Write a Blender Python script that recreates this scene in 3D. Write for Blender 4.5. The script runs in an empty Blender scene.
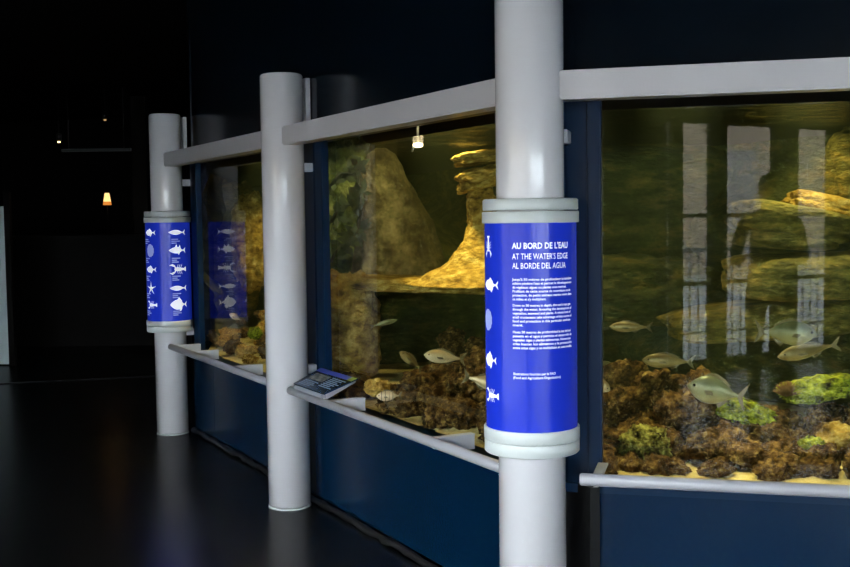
import bpy, bmesh, math, random
from mathutils import Vector, Matrix, noise
C = bpy.context.scene.collection
R = math.radians
# ---------------------------------------------------------------- camera
F = 1100.0
EYE = 1.43
FL = -.045      # floor level
cam_d = bpy.data.cameras.new('camera'); cam = bpy.data.objects.new('camera', cam_d); C.objects.link(cam)
cam_d.sensor_width = 36.0; cam_d.lens = 36.0 * F / 850.0; cam_d.clip_start = 0.02; cam_d.clip_end = 300
CAMROT = Matrix.Rotation(R(90 - 3.4), 3, 'X') @ Matrix.Rotation(R(-0.76), 3, 'Z')
cam.location = (0, 0, EYE); cam.rotation_euler = CAMROT.to_euler()
bpy.context.scene.camera = cam

def ray(px, py):
    return CAMROT @ Vector(((px - 425) / F, -(py - 283.5) / F, -1))
def P(px, py, Y):
    d = ray(px, py); return Vector((0, 0, EYE)) + d * (Y / d.y)

# ---------------------------------------------------------------- layout of the aquarium front
A = Vector((0.348, 3.614)); CC = Vector((-1.776, 7.619))
uL = (CC - A).normalized(); LB = (CC - A).length / 2
nL = Vector((-uL.y, uL.x));  nL = nL if nL.y < 0 else -nL
uR = Vector((0.968, -0.25)).normalized(); nR = Vector((uR.y, -uR.x)); nR = nR if nR.y < 0 else -nR
BIS = -(nL + nR).normalized(); KB = 1 / (BIS.dot(-nL))
def WL(u, o, z=0): q = A + uL * u + nL * o; return Vector((q.x, q.y, z))
def WR(u, o, z=0): q = A + uR * u + nR * o; return Vector((q.x, q.y, z))
def corner(o): q = A + BIS * (o * KB); return Vector((q.x, q.y, 0))
def hit(px, py, side, o):
    """where the sight line through a photo point meets the plane o in front of a bay: (u, z)"""
    u, n = (uL, nL) if side == 'L' else (uR, nR)
    d = ray(px, py); q = A + n * o
    t = (Vector((q.x, q.y)).dot(n)) / (d.x * n.x + d.y * n.y)
    p = Vector((0, 0, EYE)) + d * t
    return (Vector((p.x, p.y)) - A).dot(u), p.z
COL = {'A': A, 'B': A + uL * LB, 'C': CC}

# ---------------------------------------------------------------- helpers
def new(): return bmesh.new()
def obox(bm, c, hx, hy, hz, bev=0):
    c, hx, hy, hz = map(Vector, (c, hx, hy, hz)); vs = []
    for sx in (-1, 1):
        for sy in (-1, 1):
            for sz in (-1, 1): vs.append(bm.verts.new(c + hx * sx + hy * sy + hz * sz))
    fs = [bm.faces.new([vs[i] for i in f]) for f in ((0,1,3,2),(4,6,7,5),(0,4,5,1),(2,3,7,6),(0,2,6,4),(1,5,7,3))]
    if bev:
        es = {e for f in fs for e in f.edges}
        bmesh.ops.bevel(bm, geom=list(es), offset=bev, segments=2, affect='EDGES')
def bbox(bm, side, u0, u1, o0, o1, z0, z1, bev=0):
    """box aligned with a bay of the aquarium front"""
    W, u, n = (WL, uL, nL) if side == 'L' else (WR, uR, nR)
    obox(bm, W((u0+u1)/2, (o0+o1)/2, (z0+z1)/2), Vector((u.x,u.y,0))*((u1-u0)/2), Vector((n.x,n.y,0))*((o1-o0)/2), (0,0,(z1-z0)/2), bev)
def box(bm, x0, x1, y0, y1, z0, z1, bev=0):
    obox(bm, ((x0+x1)/2,(y0+y1)/2,(z0+z1)/2), ((x1-x0)/2,0,0), (0,(y1-y0)/2,0), (0,0,(z1-z0)/2), bev)
def lathe(bm, prof, c, n=64, cap=True, ax=None):
    c = Vector(c); rings = []
    M = (Vector((0,0,1)).rotation_difference(Vector(ax)).to_matrix() if ax is not None else Matrix.Identity(3))
    for r, z in prof:
        rings.append([bm.verts.new(c + M @ Vector((r*math.cos(2*math.pi*i/n), r*math.sin(2*math.pi*i/n), z))) for i in range(n)])
    for a, b in zip(rings, rings[1:]):
        for i in range(n):
            f = bm.faces.new((a[i], a[(i+1)%n], b[(i+1)%n], b[i])); f.smooth = True
    if cap:
        bm.faces.new(rings[0][::-1]); bm.faces.new(rings[-1])
def tube(bm, pts, r, n=12):
    pts = [Vector(p) for p in pts]; rings = []
    for i, p in enumerate(pts):
        t = (pts[min(i+1, len(pts)-1)] - pts[max(i-1, 0)]).normalized()
        s = t.cross(Vector((0,0,1)));  s = s.normalized() if s.length > 1e-4 else Vector((1,0,0))
        w = s.cross(t); rr = r[i] if isinstance(r, (list, tuple)) else r
        rings.append([bm.verts.new(p + (s*math.cos(2*math.pi*k/n) + w*math.sin(2*math.pi*k/n))*rr) for k in range(n)])
    for a, b in zip(rings, rings[1:]):
        for k in range(n):
            f = bm.faces.new((a[k], a[(k+1)%n], b[(k+1)%n], b[k])); f.smooth = True
    bm.faces.new(rings[0][::-1]); bm.faces.new(rings[-1])
def obj(name, bm, m, parent=None, world=True, base=None):
    bmesh.ops.recalc_face_normals(bm, faces=bm.faces)
    off = Vector((0,0,0))
    if parent is not None:
        if world:
            q = parent
            while q is not None: off += Vector(q.location); q = q.parent
    else:
        if base is not None: off = Vector(base)
        else:
            xs = [v.co for v in bm.verts]
            off = Vector(((min(v.x for v in xs)+max(v.x for v in xs))/2, (min(v.y for v in xs)+max(v.y for v in xs))/2, min(v.z for v in xs)))
    for v in bm.verts: v.co -= off
    me = bpy.data.meshes.new(name); bm.to_mesh(me); bm.free()
    for mm in (m if isinstance(m, (list, tuple)) else [m]): me.materials.append(mm)
    o = bpy.data.objects.new(name, me); C.objects.link(o)
    if parent is not None: o.parent = parent
    else: o.location = off
    return o
def tag(o, label, cat, group=None, kind=None):
    o['label'] = label; o['category'] = cat
    if group: o['group'] = group
    if kind: o['kind'] = kind
    return o
def thing(name, label, cat, loc, group=None):
    o = bpy.data.objects.new(name, None); C.objects.link(o); o.location = loc; o.empty_display_size = .1
    return tag(o, label, cat, group)
def struct(name, bm, m, label, cat='structure', parent=None):
    o = obj(name, bm, m, parent)
    if parent is None: tag(o, label, cat, kind='structure')
    return o

# ---------------------------------------------------------------- materials
def mat(name, col, rough=.5, metal=0, coat=0, emis=None, estr=0, spec=.5, bump=0, bscale=40, var=0, vscale=6):
    m = bpy.data.materials.new(name); m.use_nodes = True; nt = m.node_tree; b = nt.nodes['Principled BSDF']
    b.inputs['Base Color'].default_value = (*col, 1); b.inputs['Roughness'].default_value = rough
    b.inputs['Metallic'].default_value = metal; b.inputs['Coat Weight'].default_value = coat; b.inputs['Coat Roughness'].default_value = .06
    b.inputs['Specular IOR Level'].default_value = spec
    if emis: b.inputs['Emission Color'].default_value = (*emis, 1); b.inputs['Emission Strength'].default_value = estr
    tc = nt.nodes.new('ShaderNodeTexCoord')
    if bump:
        n = nt.nodes.new('ShaderNodeTexNoise'); n.inputs['Scale'].default_value = bscale; n.inputs['Detail'].default_value = 4
        bp = nt.nodes.new('ShaderNodeBump'); bp.inputs['Strength'].default_value = bump; bp.inputs['Distance'].default_value = .01
        nt.links.new(tc.outputs['Object'], n.inputs['Vector']); nt.links.new(n.outputs['Fac'], bp.inputs['Height']); nt.links.new(bp.outputs['Normal'], b.inputs['Normal'])
    if var:
        n = nt.nodes.new('ShaderNodeTexNoise'); n.inputs['Scale'].default_value = vscale; n.inputs['Detail'].default_value = 5
        r = nt.nodes.new('ShaderNodeValToRGB'); r.color_ramp.elements[0].position = .3; r.color_ramp.elements[1].position = .7
        r.color_ramp.elements[0].color = (*[c*(1-var) for c in col], 1); r.color_ramp.elements[1].color = (*[min(1, c*(1+var)) for c in col], 1)
        nt.links.new(tc.outputs['Object'], n.inputs['Vector']); nt.links.new(n.outputs['Fac'], r.inputs['Fac']); nt.links.new(r.outputs['Color'], b.inputs['Base Color'])
    return m
def rockmat(name, stops, scale=7, bump=.8, bscale=30, rough=.8, stretch=(1,1,1)):
    m = bpy.data.materials.new(name); m.use_nodes = True; nt = m.node_tree; b = nt.nodes['Principled BSDF']
    b.inputs['Roughness'].default_value = rough; b.inputs['Specular IOR Level'].default_value = .2
    tc = nt.nodes.new('ShaderNodeTexCoord'); mp = nt.nodes.new('ShaderNodeMapping'); mp.inputs['Scale'].default_value = stretch
    oi = nt.nodes.new('ShaderNodeObjectInfo'); ad = nt.nodes.new('ShaderNodeVectorMath'); ad.operation = 'ADD'
    mu = nt.nodes.new('ShaderNodeMath'); mu.operation = 'MULTIPLY'; mu.inputs[1].default_value = 17
    nt.links.new(oi.outputs['Random'], mu.inputs[0]); nt.links.new(tc.outputs['Object'], ad.inputs[0]); nt.links.new(mu.outputs[0], ad.inputs[1])
    nt.links.new(ad.outputs[0], mp.inputs['Vector'])
    n = nt.nodes.new('ShaderNodeTexNoise'); n.inputs['Scale'].default_value = scale; n.inputs['Detail'].default_value = 8; n.inputs['Roughness'].default_value = .65
    r = nt.nodes.new('ShaderNodeValToRGB'); els = r.color_ramp.elements
    while len(els) < len(stops): els.new(.5)
    for e, (p, c) in zip(els, stops): e.position = p; e.color = (*c, 1)
    n2 = nt.nodes.new('ShaderNodeTexNoise'); n2.inputs['Scale'].default_value = bscale; n2.inputs['Detail'].default_value = 6
    bp = nt.nodes.new('ShaderNodeBump'); bp.inputs['Strength'].default_value = bump; bp.inputs['Distance'].default_value = .02
    nt.links.new(mp.outputs[0], n.inputs['Vector']); nt.links.new(mp.outputs[0], n2.inputs['Vector'])
    nt.links.new(n.outputs['Fac'], r.inputs['Fac']); nt.links.new(r.outputs['Color'], b.inputs['Base Color'])
    nt.links.new(n2.outputs['Fac'], bp.inputs['Height']); nt.links.new(bp.outputs['Normal'], b.inputs['Normal'])
    return m
def glassmat(name, ior=1.5, gain=1.0, tint=(1,1,1)):
    m = bpy.data.materials.new(name); m.use_nodes = True; nt = m.node_tree; nt.nodes.clear()
    out = nt.nodes.new('ShaderNodeOutputMaterial'); tr = nt.nodes.new('ShaderNodeBsdfTransparent'); gl = nt.nodes.new('ShaderNodeBsdfGlossy')
    tr.inputs['Color'].default_value = (*tint, 1); gl.inputs['Roughness'].default_value = 0.0
    fr = nt.nodes.new('ShaderNodeFresnel'); fr.inputs['IOR'].default_value = ior
    ge = nt.nodes.new('ShaderNodeNewGeometry'); s = nt.nodes.new('ShaderNodeMath'); s.operation = 'SUBTRACT'; s.inputs[0].default_value = 1
    mu = nt.nodes.new('ShaderNodeMath'); mu.operation = 'MULTIPLY'; m2 = nt.nodes.new('ShaderNodeMath'); m2.operation = 'MULTIPLY'; m2.inputs[1].default_value = gain; m2.use_clamp = True
    mx = nt.nodes.new('ShaderNodeMixShader')
    nt.links.new(ge.outputs['Backfacing'], s.inputs[1]); nt.links.new(fr.outputs[0], mu.inputs[0]); nt.links.new(s.outputs[0], mu.inputs[1])
    nt.links.new(mu.outputs[0], m2.inputs[0]); nt.links.new(m2.outputs[0], mx.inputs[0]); nt.links.new(tr.outputs[0], mx.inputs[1]); nt.links.new(gl.outputs[0], mx.inputs[2])
    nt.links.new(mx.outputs[0], out.inputs['Surface'])
    return m
def watermats():
    a = bpy.data.materials.new('water_body'); a.use_nodes = True; nt = a.node_tree; nt.nodes.clear()
    out = nt.nodes.new('ShaderNodeOutputMaterial'); tr = nt.nodes.new('ShaderNodeBsdfTransparent'); nt.links.new(tr.outputs[0], out.inputs['Surface'])
    ab = nt.nodes.new('ShaderNodeVolumeAbsorption'); ab.inputs['Color'].default_value = (.74, .77, .40, 1); ab.inputs['Density'].default_value = .36
    sc = nt.nodes.new('ShaderNodeVolumeScatter'); sc.inputs['Color'].default_value = (.75, .95, .6, 1); sc.inputs['Density'].default_value = .028; sc.inputs['Anisotropy'].default_value = .3
    ad = nt.nodes.new('ShaderNodeAddShader'); nt.links.new(ab.outputs[0], ad.inputs[0]); nt.links.new(sc.outputs[0], ad.inputs[1]); nt.links.new(ad.outputs[0], out.inputs['Volume'])
    b = bpy.data.materials.new('water_surface'); b.use_nodes = True; nt = b.node_tree; nt.nodes.clear()
    out = nt.nodes.new('ShaderNodeOutputMaterial'); tr = nt.nodes.new('ShaderNodeBsdfTransparent'); gl = nt.nodes.new('ShaderNodeBsdfGlossy'); gl.inputs['Roughness'].default_value = .02
    n = nt.nodes.new('ShaderNodeTexNoise'); n.inputs['Scale'].default_value = 8; n.inputs['Detail'].default_value = 4
    tc = nt.nodes.new('ShaderNodeTexCoord'); bp = nt.nodes.new('ShaderNodeBump'); bp.inputs['Strength'].default_value = 1; bp.inputs['Distance'].default_value = .05
    mx = nt.nodes.new('ShaderNodeMixShader'); mx.inputs[0].default_value = .32
    nt.links.new(tc.outputs['Object'], n.inputs['Vector']); nt.links.new(n.outputs['Fac'], bp.inputs['Height']); nt.links.new(bp.outputs[0], gl.inputs['Normal'])
    nt.links.new(tr.outputs[0], mx.inputs[1]); nt.links.new(gl.outputs[0], mx.inputs[2]); nt.links.new(mx.outputs[0], out.inputs['Surface'])
    return a, b
def emat(name, col, s):
    m = bpy.data.materials.new(name); m.use_nodes = True; nt = m.node_tree; nt.nodes.clear()
    out = nt.nodes.new('ShaderNodeOutputMaterial'); e = nt.nodes.new('ShaderNodeEmission'); e.inputs[0].default_value = (*col, 1); e.inputs[1].default_value = s
    nt.links.new(e.outputs[0], out.inputs[0]); return m

M = {}
M['paint'] = mat('white_gloss_paint', (.80,.79,.82), .22, coat=.5, bump=.05, bscale=160)
M['beam'] = mat('grey_white_paint', (.62,.60,.62), .3, coat=.2, bump=.05, bscale=160)
M['rail'] = mat('grey_rail_paint', (.33,.33,.36), .3, coat=.2)
M['collar'] = mat('pale_grey_plastic', (.62,.66,.65), .35, coat=.15)
M['white'] = mat('white_bracket_paint', (.66,.67,.70), .4)
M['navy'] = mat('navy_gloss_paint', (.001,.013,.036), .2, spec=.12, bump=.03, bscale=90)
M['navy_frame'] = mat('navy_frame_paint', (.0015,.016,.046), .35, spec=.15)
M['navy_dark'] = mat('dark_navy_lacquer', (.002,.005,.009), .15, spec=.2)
M['black'] = mat('black_seal', (.006,.006,.006), .5)
M['floor'] = mat('dark_polished_floor', (.005,.005,.005), .25, spec=.6, bump=.06, bscale=9, var=.3, vscale=3)
M['ceil'] = mat('black_ceiling', (.002,.002,.002), .8, spec=.05, bump=.3, bscale=14)
M['dark'] = mat('dark_wall', (.003,.0028,.0025), .7, spec=.08)
M['brown'] = mat('dark_brown_wood', (.004,.003,.002), .6, spec=.1, var=.3)
M['blue'] = mat('blue_backlit_film', (.008,.025,.45), .25, coat=.1, spec=.25, emis=(.018,.045,.55), estr=.27)
M['ink'] = mat('white_print', (.8,.82,.9), .4, emis=(.8,.85,1), estr=.6)
M['ink_dim'] = mat('pale_blue_print', (.35,.42,.8), .4, emis=(.3,.36,.8), estr=.25)
M['glass'] = glassmat('tank_glass', 1.5, 1.1, (.97,.99,.96))
M['wglass'] = glassmat('window_glass', 1.45, 1, (.95,.97,.97))
M['waterA'], M['waterB'] = watermats()
M['sand'] = rockmat('pale_yellow_sand', [(.3,(.45,.34,.12)),(.6,(.75,.62,.30))], 25, .5, 120)
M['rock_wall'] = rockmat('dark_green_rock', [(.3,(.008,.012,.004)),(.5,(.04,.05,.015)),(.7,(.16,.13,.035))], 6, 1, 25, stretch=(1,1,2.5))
M['rock_brown'] = rockmat('brown_rubble', [(.30,(.012,.006,.002)),(.48,(.10,.05,.015)),(.62,(.26,.14,.04)),(.75,(.45,.30,.09))], 26, 1, 70)
M['rubble'] = rockmat('brown_rubble_stone', [(.34,(.012,.006,.002)),(.48,(.09,.045,.012)),(.6,(.23,.14,.04)),(.72,(.45,.32,.10))], 2.2, 1, 6)
M['rubble_gold'] = rockmat('golden_rubble_stone', [(.34,(.10,.05,.012)),(.5,(.50,.28,.05)),(.66,(.85,.62,.22))], 2.2, 1, 6)
M['rock_gold'] = rockmat('golden_sandstone', [(.3,(.10,.05,.01)),(.5,(.42,.27,.05)),(.7,(.75,.58,.2))], 14, 1, 40, stretch=(1,1,1.6))
M['rock_olive'] = rockmat('olive_sandstone', [(.3,(.025,.025,.008)),(.5,(.16,.14,.035)),(.72,(.45,.32,.08))], 8, 1, 30, stretch=(1,1,3))
M['rock_grey'] = rockmat('grey_brown_boulder', [(.3,(.06,.045,.02)),(.48,(.17,.14,.06)),(.68,(.42,.34,.16))], 9, 1, 30)
M['algae'] = rockmat('lime_algae', [(.36,(.04,.03,.008)),(.46,(.18,.22,.01)),(.6,(.45,.52,.04)),(.75,(.8,.8,.16))], 30, 1, 70)
M['coral'] = rockmat('green_brown_coral', [(.36,(.02,.015,.004)),(.5,(.18,.17,.04)),(.66,(.5,.5,.15))], 30, 1, 80)
M['moss'] = rockmat('green_moss', [(.34,(.04,.05,.012)),(.5,(.18,.22,.05)),(.68,(.42,.42,.14))], 9, 1, 40)
M['plant'] = mat('green_weed', (.06,.085,.02), .6, var=.6, vscale=14)
M['stem'] = mat('dark_green_weed', (.025,.035,.012), .7)
M['tuft'] = mat('rust_brown_tuft', (.22,.12,.05), .7)
def fishmat(name, top, belly):
    m = bpy.data.materials.new(name); m.use_nodes = True; nt = m.node_tree; b = nt.nodes['Principled BSDF']
    b.inputs['Roughness'].default_value = .32; b.inputs['Metallic'].default_value = .25
    tc = nt.nodes.new('ShaderNodeTexCoord'); sp = nt.nodes.new('ShaderNodeSeparateXYZ'); r = nt.nodes.new('ShaderNodeValToRGB')
    n = nt.nodes.new('ShaderNodeTexNoise'); n.inputs['Scale'].default_value = 60; mr = nt.nodes.new('ShaderNodeMapRange')
    mr.inputs['From Min'].default_value = -.03; mr.inputs['From Max'].default_value = .03
    ma = nt.nodes.new('ShaderNodeMath'); ma.operation = 'MULTIPLY_ADD'; ma.inputs[1].default_value = .25
    nt.links.new(tc.outputs['Object'], sp.inputs[0]); nt.links.new(sp.outputs['Z'], mr.inputs['Value']); nt.links.new(tc.outputs['Object'], n.inputs['Vector'])
    nt.links.new(n.outputs['Fac'], ma.inputs[0]); nt.links.new(mr.outputs[0], ma.inputs[2]); nt.links.new(ma.outputs[0], r.inputs[0]); nt.links.new(r.outputs[0], b.inputs['Base Color'])
    r.color_ramp.elements[0].color = (*belly, 1); r.color_ramp.elements[1].color = (*top, 1); r.color_ramp.elements[0].position = .1; r.color_ramp.elements[1].position = .95
    return m
M['fish_silver'] = fishmat('silver_fish_skin', (.13,.15,.08), (.40,.36,.16))
M['fish_gold'] = fishmat('golden_fish_skin', (.14,.11,.045), (.46,.35,.13))
M['fish_pale'] = fishmat('pale_fish_skin', (.40,.30,.15), (.85,.68,.42))
M['fin'] = mat('fish_fin', (.16,.13,.06), .5)
M['eye'] = mat('fish_eye', (.01,.01,.01), .1)
M['bar'] = mat('dark_fish_bar', (.05,.04,.03), .5)

# ---------------------------------------------------------------- the room
WQ = Vector((-1.33, -2.09)); WD = Vector((-.477, .879)).normalized(); WN = Vector((WD.y, -WD.x))   # WN points into the room (towards +x)
def WW(s, o, z=0): q = WQ + WD * s + WN * o; return Vector((q.x, q.y, z))
ROOM = [WW(-7.5,0), Vector((7.5,-5.2,0)), Vector((9,16.5,0)), Vector((-6.5,17,0)), WW(16.5,0)]
ZC = 3.0
bm = new(); bm.faces.new([bm.verts.new(p) for p in ROOM]); r = bmesh.ops.extrude_face_region(bm, geom=list(bm.faces))
for v in r['geom']:
    if isinstance(v, bmesh.types.BMVert): v.co.z -= .2
for v in bm.verts: v.co.z += FL
struct('floor', bm, M['floor'], 'dark polished stone floor with soft reflections of the columns', 'floor')
bm = new(); bm.faces.new([bm.verts.new(p + Vector((0,0,ZC))) for p in ROOM]); r = bmesh.ops.extrude_face_region(bm, geom=list(bm.faces))
for v in r['geom']:
    if isinstance(v, bmesh.types.BMVert): v.co.z += .2
struct('ceiling', bm, M['ceil'], 'black unlit ceiling above the columns', 'ceiling')
def slab(name, p, q, z0, z1, m, label, th=.2):
    bm = new(); d = (q - p); n = Vector((d.y, -d.x, 0)).normalized()
    obox(bm, (p+q)/2 - n*0 + Vector((0,0,(z0+z1)/2)), d/2, n*(th/2), (0,0,(z1-z0)/2)); return struct(name, bm, m, label, 'wall')
slab('wall_right', ROOM[1], ROOM[2], FL, ZC, M['dark'], 'dark wall far to the right of the tanks')
slab('wall_back', ROOM[2], ROOM[3], FL, ZC, M['dark'], 'dark wall at the far end of the room')
slab('wall_left', ROOM[3], ROOM[4], FL, ZC, M['dark'], 'dark wall at the far left of the room')
# window wall on the daylight side: panes where the tank glass mirrors them, wider ones added for light
def mirror_s(px, py=250):
    d = ray(px, py); o = Vector((0,0,EYE)); n = Vector((nR.x,nR.y,0)); q = WR(0,-.2)
    t = (q - o).dot(n) / d.dot(n); h = o + d*t; rd = d - 2*d.dot(n)*n
    den = rd.x*WN.x + rd.y*WN.y; t2 = ((WQ - Vector((h.x,h.y))).dot(WN)) / den
    p = h + rd*t2; return (Vector((p.x,p.y)) - WQ).dot(WD)
EDGES = [(mirror_s(a), mirror_s(b)) for a, b in ((798,830),(727,775),(683,712),(667,673))]
EDGES = [(min(e), max(e)) for e in EDGES]
smin = min(e[0] for e in EDGES); smax = max(e[1] for e in EDGES)
s = smin - .45
while s > -6.6: EDGES.append((s-1.7, s)); s -= 1.85  # unseen wider panes added behind the viewer for more daylight
s = smax + .8
while s < 4.6: EDGES.append((s, s+1.7)); s += 1.85  # unseen wider panes added at the left to brighten the columns
EDGES.sort()
WZ0, WZ1 = .05, 2.28
bm = new(); prev = -7.4
def wbox(bm, s0, s1, o0, o1, z0, z1):
    obox(bm, WW((s0+s1)/2,(o0+o1)/2,(z0+z1)/2), Vector((WD.x,WD.y,0))*((s1-s0)/2), Vector((WN.x,WN.y,0))*((o1-o0)/2), (0,0,(z1-z0)/2))
for a, b in EDGES:
    wbox(bm, prev, a, -.07, 0, FL, ZC); wbox(bm, a, b, -.07, 0, FL, WZ0); wbox(bm, a, b, -.07, 0, WZ1, ZC); prev = b
wbox(bm, prev, 16.4, -.07, 0, FL, ZC)
struct('wall_window', bm, M['dark'], 'dark wall with tall daylight windows facing the tanks', 'wall')
for i, (a, b) in enumerate(EDGES):
    bm = new(); wbox(bm, a, b, -.045, -.03, WZ0, WZ1)
    w = struct('window_%d' % (i+4), bm, M['wglass'], 'tall window pane in the daylight wall opposite the tanks', 'window')
    if b - a > .3:
        bm = new()
        for z in (.78, 1.42): wbox(bm, a, b, -.06, -.015, z-.02, z+.02)
        obj('glazing_bar', bm, M['white'], w)

# second daylight wall, behind and to the right of the viewer
FA, FB = ROOM[0], ROOM[1]; FD = (FB-FA).normalized(); FN = Vector((-FD.y, FD.x, 0)); FLN = (FB-FA).length
def fbox(bm, s0, s1, o0, o1, z0, z1):
    obox(bm, FA + FD*((s0+s1)/2) + FN*((o0+o1)/2) + Vector((0,0,(z0+z1)/2)), FD*((s1-s0)/2), FN*((o1-o0)/2), (0,0,(z1-z0)/2))
bm = new(); prev = -.1; fe = [(.5+1.55*k, 1.5+1.55*k) for k in range(4) if 1.5+1.55*k < FLN-.1]
for a, b in fe:
    fbox(bm, prev, a, -.07, 0, FL, ZC); fbox(bm, a, b, -.07, 0, FL, WZ0); fbox(bm, a, b, -.07, 0, WZ1, ZC); prev = b
fbox(bm, prev, FLN+.1, -.07, 0, FL, ZC)
struct('wall_front', bm, M['dark'], 'dark wall with daylight windows behind the viewer', 'wall')
for i, (a, b) in enumerate(fe):
    bm = new(); fbox(bm, a, b, -.045, -.03, WZ0, WZ1); struct('window_%d' % (i+30), bm, M['wglass'], 'tall window pane in the wall behind the viewer', 'window')

# outside: pavement and a pale facade across the street
bm = new(); box(bm, -45, 20, -45, 40, -.30, -.22)
M['pave'] = mat('grey_pavement', (.32,.33,.34), .6, var=.15, vscale=.5)
M['facade'] = mat('pale_stone_facade', (.24,.18,.12), .8, var=.15, vscale=.6)
M['shutter'] = mat('grey_brown_shutter', (.22,.19,.17), .6)
M['rail_ext'] = mat('grey_railing', (.5,.52,.55), .5)
struct('trim_1', bm, M['pave'], 'grey pavement outside the daylight windows', 'pavement')
fac = thing('building', 'pale stone building across the street, mirrored in the tank glass', 'building', WW(0,-14,-.22))
bm = new(); wbox(bm, -22, 22, -16, -14, -.22, 4.3); obj('facade', bm, M['facade'], fac)
for k in range(10):
    bm = new(); s = -18 + 4*k; wbox(bm, s, s+1.3, -14.02, -13.96, .9, 3.2); obj('window', bm, M['shutter'], fac)
rl = thing('railing', 'grey street railing outside the daylight windows', 'railing', WW(0,-1.6,-.22))
bm = new(); wbox(bm, -8, 6.5, -1.63, -1.57, 1.0, 1.05); wbox(bm, -8, 6.5, -1.62, -1.58, .05, .09); obj('handrail', bm, M['rail_ext'], rl)
bm = new(); k = -8.0
while k < 6.5: wbox(bm, k, k+.02, -1.61, -1.59, -.22, 1.0); k += .14
obj('balusters', bm, M['rail_ext'], rl)

# ---------------------------------------------------------------- columns
RC = .108; ZT = 2.165
where = {'A': 'white steel column nearest the viewer, rising through the lettered blue drum',
         'B': 'plain white steel column between two tank windows, without a drum',
         'C': 'farthest white steel column, rising through the blue drum of fish pictures'}
for k, c in COL.items():
    t = thing('column', where[k], 'column', (c.x, c.y, FL), 'white columns along the tank front')
    bm = new(); r = RC + (.003 if k == 'A' else 0)
    lathe(bm, [(r,FL+.012),(r,ZT-.012),(r-.004,ZT-.004),(r-.012,ZT)], (c.x,c.y,0), 72); obj('shaft', bm, M['paint'], t)
    bm = new(); lathe(bm, [(r+.002,FL),(r+.002,FL+.006),(r+.0005,FL+.008)], (c.x,c.y,0), 72); obj('base_ring', bm, M['collar'], t)
    if k != 'A':
        u = LB if k == 'B' else 2*LB
        bm = new(); bbox(bm, 'L', u-.03, u+.028, -.145, -.12, 1.88, ZT-.015, .002); obj('fixing_plate', bm, M['paint'], t)
        bm = new(); bbox(bm, 'L', u-.02, u+.03, -.168, -.09, 1.675, 1.72, .003); obj('bracket', bm, M['white'], t)
        bm = new(); bbox(bm, 'L', u-.02, u+.03, -.168, -.09, .635, .68, .003); obj('bracket', bm, M['white'], t)
    else:
        for z in (.655, 1.695):
            bm = new(); bbox(bm, 'R', .07, .115, -.168, -.07, z-.022, z+.022, .003); obj('bracket', bm, M['white'], t)

# ---------------------------------------------------------------- beams and handrails
ZB, HB = 1.85, .0465
bm = new(); bbox(bm, 'L', .085, LB-.0, -.05, .04, ZB-HB, ZB+HB, .006)
tag(obj('beam', bm, M['beam']), 'grey-white steel beam over the middle tank window', 'beam', 'beams between the columns')
bm = new(); bbox(bm, 'L', LB+.09, 2*LB-.0, -.05, .04, ZB-HB, ZB+HB, .006)
tag(obj('beam', bm, M['beam']), 'grey-white steel beam over the far left tank window', 'beam', 'beams between the columns')
bm = new(); bbox(bm, 'R', .092, 2.35, -.05, .04, ZB-HB, ZB+HB, .006)
tag(obj('beam', bm, M['beam']), 'grey-white steel beam over the right-hand tank window', 'beam', 'beams between the columns')
ZR = .573
def rail(side, u0, u1, brs, label):
    W = WL if side == 'L' else WR
    t = thing('handrail', label, 'handrail', W((u0+u1)/2, .03, ZR), 'handrails along the tank windows')
    bm = new(); tube(bm, [W(u0,.03,ZR), W(u0+.004,.03,ZR), W(u1-.004,.03,ZR), W(u1,.03,ZR)], [.016,.0205,.0205,.016], 20); obj('tube', bm, M['rail'], t)
    for u in brs:
        bm = new()
        bbox(bm, side, u-.008, u+.008, -.148, .03, ZR-.024, ZR+.016)
        bbox(bm, side, u-.008, u+.008, -.148, -.085, ZR-.042, ZR-.024)
        bbox(bm, side, u-.010, u+.024, -.149, .03, ZR+.012, ZR+.018)
        obj('bracket', bm, M['white'], t)
def ub(px, py, side='L', o=-.145): return hit(px, py, side, o)[0]
rail('L', .08, LB-.115, [ub(364,405), ub(473,446)], 'grey-white tubular handrail in front of the middle tank window')
rail('L', LB+.08, 2*LB-.11, [ub(262,371), ub(218,355), ub(200,347)], 'grey-white tubular handrail in front of the far left tank window')
rail('R', hit(580,479,'R',.03)[0], 2.3, [ub(601,470,'R')+.0, 1.2, 2.0], 'grey-white tubular handrail in front of the right-hand tank window')

# ---------------------------------------------------------------- navy front: panels, posts, sills, upper wall
ZS = .514                      # sill
ZG = 1.828                      # top of glass
OP, OG = -.15, -.20; BKO = -1.75
U0, U1 = .12, 2*LB + 1.3
uend = hit(195, 400, 'L', OP)[0]
bm = new()
bbox(bm, 'L', .10, LB-.012, OP-.04, OP, FL+.035, ZS-.03); obj_w1 = struct('wall_middle', bm, M['navy'], 'navy lacquered panel below the middle tank window', 'wall')
bm = new(); seam = hit(214,400,'L',OP)[0]
bbox(bm, 'L', LB+.0, seam-.004, OP-.04, OP, FL+.035, ZS-.03); bbox(bm, 'L', seam+.004, uend, OP-.04, OP, FL+.035, ZS-.03)
struct('wall_left_bay', bm, M['navy'], 'navy lacquered panel below the far left tank window, with one seam', 'wall')
ur = hit(586, 520, 'R', OP)[0]
bm = new(); bbox(bm, 'R', ur, 2.35, OP-.04, OP, FL+.035, ZS-.03); struct('wall_right_bay', bm, M['navy'], 'navy lacquered panel below the right-hand tank window', 'wall')
bm = new(); bbox(bm, 'L', -.05, uend, OP-.09, OP-.05, FL, ZS); bbox(bm, 'R', -.05, 2.35, OP-.09, OP-.05, FL, ZS)
struct('baseboard_tank', bm, M['black'], 'black recessed plinth under the navy panels', 'baseboard')
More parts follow.
